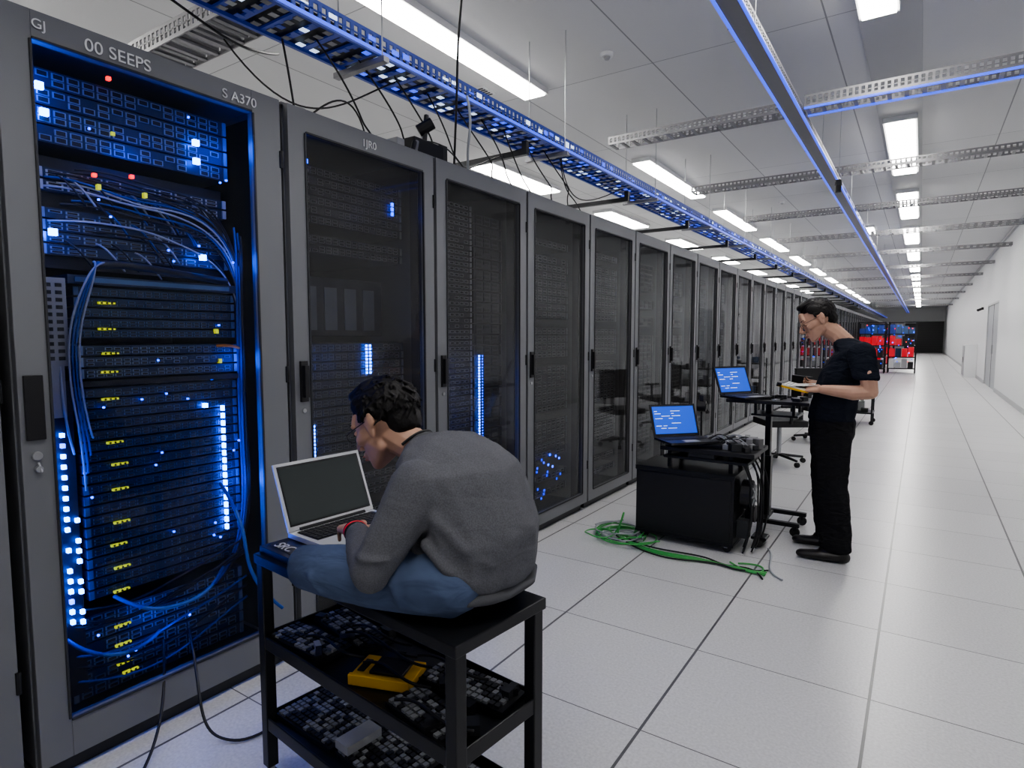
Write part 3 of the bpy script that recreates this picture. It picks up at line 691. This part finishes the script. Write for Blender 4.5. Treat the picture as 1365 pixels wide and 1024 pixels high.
jn.hull(((-.905, 1.2, .855), (.115, .165, .072)), ((-.97, 1.2, .852), (.09, .150, .070)))
jn.chain(((-.915, 1.075, .865), (.098, .088, .083)), ((-1.06, 1.020, .862), (.092, .076, .080)), ((-1.20, .995, .853), (.073, .064, .071)), ((-1.315, .985, .845), (.050, .054, .060)))
jn.chain(((-1.315, 1.00, .836), (.048, .050, .054)), ((-1.22, 1.12, .834), (.046, .050, .052)), ((-1.06, 1.24, .826), .042))
jn.chain(((-.93, 1.31, .865), (.095, .085, .083)), ((-1.08, 1.365, .862), .078), ((-1.22, 1.385, .848), .062)); jn.chain(((-1.22, 1.385, .845), .06), ((-1.15, 1.30, .836), .052), ((-1.03, 1.17, .828), .044))
for a, b, c in (((-1.03, 1.00, .942), (-1.06, .955, .905), (-1.08, .945, .86)), ((-.98, .99, .930), (-.98, .965, .88), (-.97, .975, .83)), ((-1.25, .955, .885), (-1.23, .932, .85), (-1.20, .94, .815))):
    jn.chain((a, .007), (b, .010), (c, .006))
jn.obj("jeans", 'jeans', m1, .0055, 6, [(.07, .005)])
sh = Fig(); sh.hull(((-1.02, 1.15, .825), (.04, .05, .042)), ((-.98, 1.10, .822), (.035, .05, .034)), ((-1.1, 1.09, .815), (.03, .04, .028))); sh.obj("shoes", 'shoe', m1, .006, 2)
sk = Fig()
HX1 = frame((-1.225, 1.19, 1.202), (-.86, -.16, -.40), (-.42, 0, .85), 1.0)
head(sk, m1, HX1, True)
sk.chain(((-1.06, 1.205, 1.125), .048), ((-1.13, 1.20, 1.155), .048), ((-1.185, 1.195, 1.18), .052))
sk.hull(((-1.19, 1.055, .927), .025), ((-1.245, 1.092, .927), (.022, .025, .02)))
hand(sk, (-1.245, 1.092, .927), (-.80, .56, -.16), (-.12, -.05, 1), 1, (.35, .5, .4), 1.05)
sk.hull(((-1.23, 1.423, .915), .026), ((-1.29, 1.41, .912), (.022, .025, .02)))
hand(sk, (-1.29, 1.41, .912), (-.97, -.22, -.22), (-.16, 0, 1), -1, (.35, .5, .4))
sk.obj("skin", 'skin', m1, .003, 2)
br = []
for i, k in enumerate(('cbk', 'red', 'cbk')):
    c = V((-1.230-.007*i, 1.081+.0045*i, .927)); a = V((.5, .84, 0)).normalized(); b = V((0, 0, 1))
    br.append(([c+(a*math.cos(t)*.031+b*math.sin(t)*.028) for t in [j*math.pi/5 for j in range(11)]], .0036, k))
br.append(([(-1.12, 1.145, 1.165), (-1.10, 1.165, 1.19), (-1.09, 1.205, 1.202), (-1.10, 1.245, 1.19), (-1.12, 1.265, 1.165)], .004, 'cbk'))
cables("bracelet", br, m1)

# ------------------------------------------------------------------ standing man
m2 = empty("standing_man", (0, 0, 0))
ts = Fig()
ts.chain(((-.465, 4.43, .915), (.142, .175, .045)), ((-.455, 4.43, 1.02), (.140, .168, .08)), ((-.400, 4.43, 1.20), (.148, .190, .10)), ((-.345, 4.43, 1.340), (.118, .190, .07)), ((-.400, 4.43, 1.415), (.075, .088, .030)))
ts.hull(((-.300, 4.25, 1.345), (.082, .064, .07)), ((-.262, 4.205, 1.195), (.074, .062, .02)))
ts.hull(((-.32, 4.61, 1.345), (.082, .064, .07)), ((-.29, 4.66, 1.195), (.074, .062, .02)))
ts.obj("t_shirt", 'tee', m2, .008, 4, [(.10, .014)])
pt = Fig()
pt.hull(((-.462, 4.43, .90), (.140, .172, .06)), ((-.462, 4.43, .80), (.138, .172, .06)))
pt.chain(((-.455, 4.345, .80), (.126, .098, .09)), ((-.450, 4.33, .50), (.108, .085, .08)), ((-.420, 4.325, .30), (.104, .080, .06)), ((-.400, 4.32, .085), (.095, .072, .03)))
pt.chain(((-.465, 4.52, .80), (.126, .098, .09)), ((-.490, 4.56, .50), (.108, .085, .08)), ((-.480, 4.58, .30), (.098, .078, .06)), ((-.468, 4.59, .085), (.088, .070, .03)))
pt.obj("trousers", 'pants', m2, .008, 4, [(.08, .018)])
so = Fig()
for (x, y) in ((-.405, 4.31), (-.475, 4.60)):
    so.hull(((x+.05, y, .04), (.045, .042, .040)), ((x-.08, y-.01, .035), (.05, .048, .035))); so.hull(((x-.06, y-.01, .035), (.06, .048, .035)), ((x-.18, y-.02, .028), (.045, .040, .028)))
    so.hull(((x+.04, y, .08), (.05, .04, .04)), ((x-.05, y, .065), (.045, .04, .035)))
so.obj("shoes", 'shoe', m2, .005, 2)
sk = Fig()
HX2 = frame((-.565, 4.400, 1.548), (-.83, -.30, -.40), (-.35, 0, .9), 1.12)
head(sk, m2, HX2, False)
sk.chain(((-.400, 4.43, 1.40), .060), ((-.455, 4.425, 1.460), .056), ((-.515, 4.41, 1.505), .057))
sk.chain(((-.258, 4.205, 1.22), .050), ((-.240, 4.20, 1.115), .045), ((-.33, 4.205, 1.105), .046), ((-.50, 4.235, 1.115), .029))
hand(sk, (-.505, 4.236, 1.115), (-.95, .30, .05), (0, -.55, .84), 1, (.45, .7, .5), 1.0)
sk.chain(((-.285, 4.66, 1.22), .050), ((-.27, 4.665, 1.115), .045), ((-.35, 4.65, 1.105), .046), ((-.52, 4.58, 1.115), .029))
hand(sk, (-.525, 4.578, 1.115), (-.95, -.28, .05), (0, .75, -.65), 1, (.4, .5, .4), 1.0)
sk.obj("skin", 'skin', m2, .0034, 2)
X = Matrix.Translation((-.675, 4.36, 1.105)) @ Matrix.Rotation(math.radians(12), 4, 'Y')
mb = MB(); mb.box(-.09, .09, -.13, .13, 0, .012, 'yplastic', X); mb.box(-.085, .085, -.125, .125, .012, .022, 'paper', X)
for i in range(7): mb.box(-.07+i*.02, -.065+i*.02, -.1, .1, .022, .0225, 'rackd', X)
mb.box(-.10,-.07,-.13,.13,.0,.026,'black',X)
X2 = X @ Matrix.Translation((.02, -.02, .03)) @ Matrix.Rotation(math.radians(-14), 4, 'Y') @ Matrix.Rotation(.15, 4, 'Z')
mb.box(-.08, .10, -.11, .11, 0, .002, 'paper', X2)
mb.obj("notebook", m2, bevel=.001)

# ------------------------------------------------------------------ equipment cart in the middle
mc = empty("tool_cabinet", (-1.32, 4.26, 0))
mb = MB(); hx, hy = .340, .19
mb.box(-hx, hx, -hy, hy, .05, .52, 'black'); mb.box(-hx-.006, hx+.006, -hy-.006, hy+.006, .50, .53, 'blackm'); mb.box(-hx-.004, hx+.004, -hy-.004, hy+.004, .045, .065, 'blackm')
mb.box(-hx+.02, hx-.02, -hy-.008, -hy, .08, .49, 'black')
for z in (.21, .36): mb.box(hx, hx+.006, -hy+.02, hy-.02, z, z+.006, 'rackd')
for i in range(6): mb.box(hx, hx+.004, -hy+.05, hy-.05, .10+i*.014, .106+i*.014, 'rackd')
for sx in (-1, 1):
    for sy in (-1, 1):
        x, y = sx*(hx-.05), sy*(hy-.04); mb.box(x-.012, x+.012, y-.018, y+.018, .03, .06, 'steel'); mb.cyl((x+.005, y-.013, .026), (x+.005, y+.013, .026), .026, 'rubber', n=18)
mb.obj("body", mc, bevel=.006)
mb = MB()
for x in (-.12, .30):
    for y in (-.12, .14): mb.box(x-.014, x+.014, y-.014, y+.014, .53, .655, 'blackm')
mb.box(-.17, .46, -.19, .24, .655, .685, 'black'); mb.box(-.15, .42, -.17, .22, .60, .62, 'blackm')
mb.box(-.15, .3, -.12, .18, .685, .715, 'blackm'); mb.box(.02, .2, -.16, .1, .62, .65, 'rackd')
mb.box(.44, .46, .1, .14, .05, .66, 'blackm'); mb.box(.40,.50,.06,.18,.05,.07,'blackm'); mb.cyl((.45,.05,.03),(.45,.08,.03),.03,'rubber'); mb.cyl((.45,.16,.03),(.45,.19,.03),.03,'rubber')
mb.obj("platform", mc, bevel=.005)
mb = MB(); rr = random.Random(12)
for i in range(56):
    x = rr.uniform(.0, .43); y = rr.uniform(-.12, .22); z = .685; a = rr.uniform(.015, .045); b = rr.uniform(.012, .03); h = rr.uniform(.01, .07)
    if x < .2 and y < .05: continue
    X = Matrix.Translation((x, y, z)) @ Matrix.Rotation(rr.uniform(0, 3), 4, 'Z'); mb.box(-a, a, -b, b, 0, h, rr.choice(['black', 'srvl', 'srv', 'rackd', 'gsteel', 'steel', 'white']), X)
mb.obj("tools", mc, bevel=.002)
mb = MB(); mb.cyl((.36, -.02, .38), (.42, -.02, .38), .10, 'black', n=24); mb.cyl((.42, -.02, .38), (.43, -.02, .38), .08, 'rackd', n=24); mb.cyl((.43,-.02,.38),(.445,-.02,.38),.03,'steel',n=16)
for i in range(8): 
    X = Matrix.Translation((.432, -.02, .38)) @ Matrix.Rotation(i*math.pi/4, 4, 'X'); mb.box(0, .006, -.006, .006, .03, .08, 'steel', X)
mb.cyl((.36, .10, .22), (.42, .10, .22), .06, 'black', n=20); mb.box(.345,.42,-.12,-.04,.10,.22,'rackd')
mb.obj("cable_reel", mc, bevel=.002)
cl = []
for i in range(9):
    x = .34+rr.uniform(0, .1); y = rr.uniform(-.15, .15)
    cl.append(([(x-.05, y, .66), (x+.05, y, .55), (x+.02+rr.uniform(0, .05), y+.02, .35), (x+.06, y, .15), (x+.02, y-.05, .01)], .006, 'cbk'))
for i in range(14):
    x = rr.uniform(.1, .3); y = rr.uniform(-.1, .15)
    cl.append(([(x, y, .73), (x+.04, y+.04, .77), (x+.09, y-.02, .76), (x+.12, y, .72)], .004, ['cbk', 'cwh'][i % 2]))
cables("cables", cl, mc)
laptop("laptop", (-1.42, 4.22, .716), math.radians(-42), 'black', 'bscreen', 112, .36, .25, 'wscreen')
mb = MB(); mb.cyl((0, 0, 0), (0, 0, .012), .045, 'black', n=20); mb.cyl((0, 0, .01), (0, 0, .22), .007, 'black'); mb.cyl((-.03, -.005, .25), (.03, .005, .25), .04, 'black', n=20); mb.cyl((.03, .005, .25), (.036, .006, .25), .025, 'screen', n=16); mb.box(-.015,.015,-.015,.015,.28,.33,'black')
mb.obj("webcam", mc, loc=(0, .20, .685), bevel=.002)
ws = empty("mobile_workstation", (-.93, 4.86, 0))
mb = MB(); mb.box(-.27, .30, -.20, .20, .955, .98, 'black'); mb.box(-.02, .02, -.03, .03, .07, .955, 'blackm'); mb.box(-.03, .03, -.04, .04, .07, .55, 'blackm')
mb.box(-.10, .22, -.14, .14, .86, .875, 'blackm')
for s in (-.13, .13): mb.box(-.08, -.06, s-.01, s+.01, .86, .96, 'blackm'); mb.box(.18, .2, s-.01, s+.01, .86, .96, 'blackm')
for s in (-1, 1):
    mb.box(-.26, .26, s*.16-.02, s*.16+.02, .07, .10, 'blackm')
    for t in (-1, 1): mb.cyl((t*.23, s*.16-.012, .035), (t*.23, s*.16+.012, .035), .034, 'rubber', n=18); mb.box(t*.23-.012, t*.23+.012, s*.16-.016, s*.16+.016, .04, .075, 'blackm')
mb.box(-.03, .03, -.16, .16, .07, .095, 'blackm')
mb.obj("stand", ws, bevel=.004)
mb = MB()
for i in range(16):
    x = rr.uniform(-.05, .26); y = rr.uniform(-.16, .16); a = rr.uniform(.015, .04); X = Matrix.Translation((x, y, .98)) @ Matrix.Rotation(rr.uniform(0, 3), 4, 'Z'); mb.box(-a, a, -.015, .015, 0, rr.uniform(.01, .035), rr.choice(['black', 'srvl', 'rackd']), X)
mb.obj("tools", ws)
laptop("laptop", (-1.17, 4.85, .982), math.radians(-30), 'black', 'bscreen', 112, .34, .24, 'wscreen')

rr = random.Random(77); cl = []
for i in range(9):
    cx, cy = -1.76+rr.uniform(-.12, .12), 4.0+rr.uniform(-.12, .12); r = rr.uniform(.09, .2); pts = []
    for j in range(12):
        t = j*math.pi/4.5+i; pts.append((cx+r*1.1*math.cos(t)*(1+.1*rr.random()), cy+r*math.sin(t)*(1+.15*rr.random()), .008+.004*i+(.02 if j % 5 == 0 else 0)))
    cl.append((pts, .005, 'cgr' if i % 4 else 'cwh'))
for i in range(6):
    o = rr.uniform(-.06, .06)
    cl.append(([(-1.7+o, 3.95, .02), (-1.55, 3.85+o, .012), (-1.3, 3.84+o*2, .012), (-1.1+o, 3.88+o*1.5, .014), (-.95, 3.80-o, .012), (-.82+o, 3.87+o*2, .012), (-.72, 3.77-o*2, .012)], .0055, 'cgr' if i % 3 else 'cbk'))
cl.append(([(-1.75, 3.95, .02), (-1.69, 4.0, .35), (-1.72, 4.0, .1), (-1.78, 3.95, .02)], .006, 'cgr'))
cl.append(([(-.95, 3.9, .012), (-.8, 3.75, .012), (-.7, 3.85, .012), (-.78, 3.98, .012), (-.9, 3.9, .014)], .006, 'cgr'))
cl.append(([(-.80, 4.3, .01), (-.7, 4.1, .01), (-.78, 3.9, .01), (-.62, 3.78, .01)], .006, 'cwh'))
cables("floor_cables", cl)

def chair(x, y, rz):
    c = empty("office_chair", (x, y, 0), rz); mb = MB()
    for i in range(5):
        a = i*2*math.pi/5; p = V((math.cos(a)*.28, math.sin(a)*.28, .07)); mb.cyl((0, 0, .10), p, .02, 'black', .014, 8)
        mb.cyl(p+V((-math.sin(a)*.02, math.cos(a)*.02, -.042)), p+V((math.sin(a)*.02, -math.cos(a)*.02, -.042)), .028, 'rubber', n=14)
    mb.cyl((0, 0, .08), (0, 0, .44), .025, 'steel'); mb.box(-.22, .22, -.22, .22, .44, .51, 'black'); mb.box(.22, .26, -.02, .02, .46, .68, 'black'); mb.box(.21, .26, -.20, .20, .62, 1.0, 'black')
    mb.box(-.1,.14,-.27,-.23,.66,.69,'black'); mb.box(-.1,.14,.23,.27,.66,.69,'black'); mb.box(.0,.03,-.26,-.24,.48,.66,'black'); mb.box(.0,.03,.24,.26,.48,.66,'black')
    mb.obj("seat", c, bevel=.02)
chair(-1.30, 7.4, .6); chair(-1.15, 9.2, 2.2)

def trolley(x, y, seed, col):
    c = empty("equipment_trolley", (x, y, 0)); mb = MB(); rr = random.Random(seed)
    for z in (.18, .50, .82): mb.box(-.35, .35, -.25, .25, z, z+.025, 'blackm')
    for sx in (-.33, .33):
        for sy in (-.23, .23): mb.box(sx-.012, sx+.012, sy-.012, sy+.012, .07, .95, 'blackm'); mb.cyl((sx, sy-.012, .035), (sx, sy+.012, .035), .035, 'rubber', n=14)
    mb.obj("frame", c, bevel=.003)
    mb = MB()
    for z in (.205, .525, .845):
        for i in range(6):
            px, py = rr.uniform(-.25, .25), rr.uniform(-.16, .16); a, b, h = rr.uniform(.04, .1), rr.uniform(.04, .09), rr.uniform(.05, .2)
            mb.box(px-a, px+a, py-b, py+b, z, z+h, rr.choice(col))
    mb.obj("boxes", c, bevel=.004)
trolley(-.95, 11.6, 1, ['white', 'black', 'srvl', 'trimgrey']); trolley(-1.3, 14.5, 2, ['white', 'black', 'bport'])
def staging(x, y, seed):
    c = empty("staging_rack", (x, y, 0)); mb = MB(); rr = random.Random(seed)
    for sx in (-.45, .45):
        for sy in (-.35, .35): mb.box(sx-.025, sx+.025, sy-.025, sy+.025, 0, 2.0, 'blackm')
    for z in (.15, .6, 1.05, 1.5, 1.95): mb.box(-.47, .47, -.37, .37, z, z+.04, 'blackm')
    mb.obj("frame", c)
    mb = MB()
    for z in (.19, .64, 1.09, 1.54):
        for i in range(4):
            x0 = -.42+i*.21; cs = ['bsrv', 'bport', 'black', 'bsteel_glow'] if z > 1.5 else (['white', 'black', 'srvl', 'red'] if z < .3 else ['red', 'red', 'black', 'bsrv', 'red'])
            mb.box(x0, x0+.18, -.38, .3, z, z+rr.uniform(.2, .38), rr.choice(cs))
    for i in range(26): a = rr.uniform(-.42, .4); z = rr.uniform(.2, 1.9); mb.box(a, a+.03, -.40, -.385, z, z+.03, rr.choice(['led', 'ledr', 'ledd']))
    mb.obj("modules", c)
staging(-1.62, 28, 1); staging(-.62, 28.6, 2); staging(-1.5, 33, 3)

# ------------------------------------------------------------------ world + camera
w = bpy.data.worlds.new("world"); scene.world = w; w.use_nodes = True
w.node_tree.nodes["Background"].inputs[0].default_value = (.8, .9, 1, 1); w.node_tree.nodes["Background"].inputs[1].default_value = .3
try: scene.view_settings.look = 'AgX - Medium High Contrast'
except Exception as ex: print(ex)
cam = bpy.data.cameras.new("camera"); cam.sensor_width = 36; cam.lens = 808/1365*36; cam.clip_end = 200
co = bpy.data.objects.new("camera", cam); co.location = (0, 0, 1.45); co.rotation_euler = (math.radians(90-4.53), 0, math.radians(33.97)); link(co)
scene.camera = co
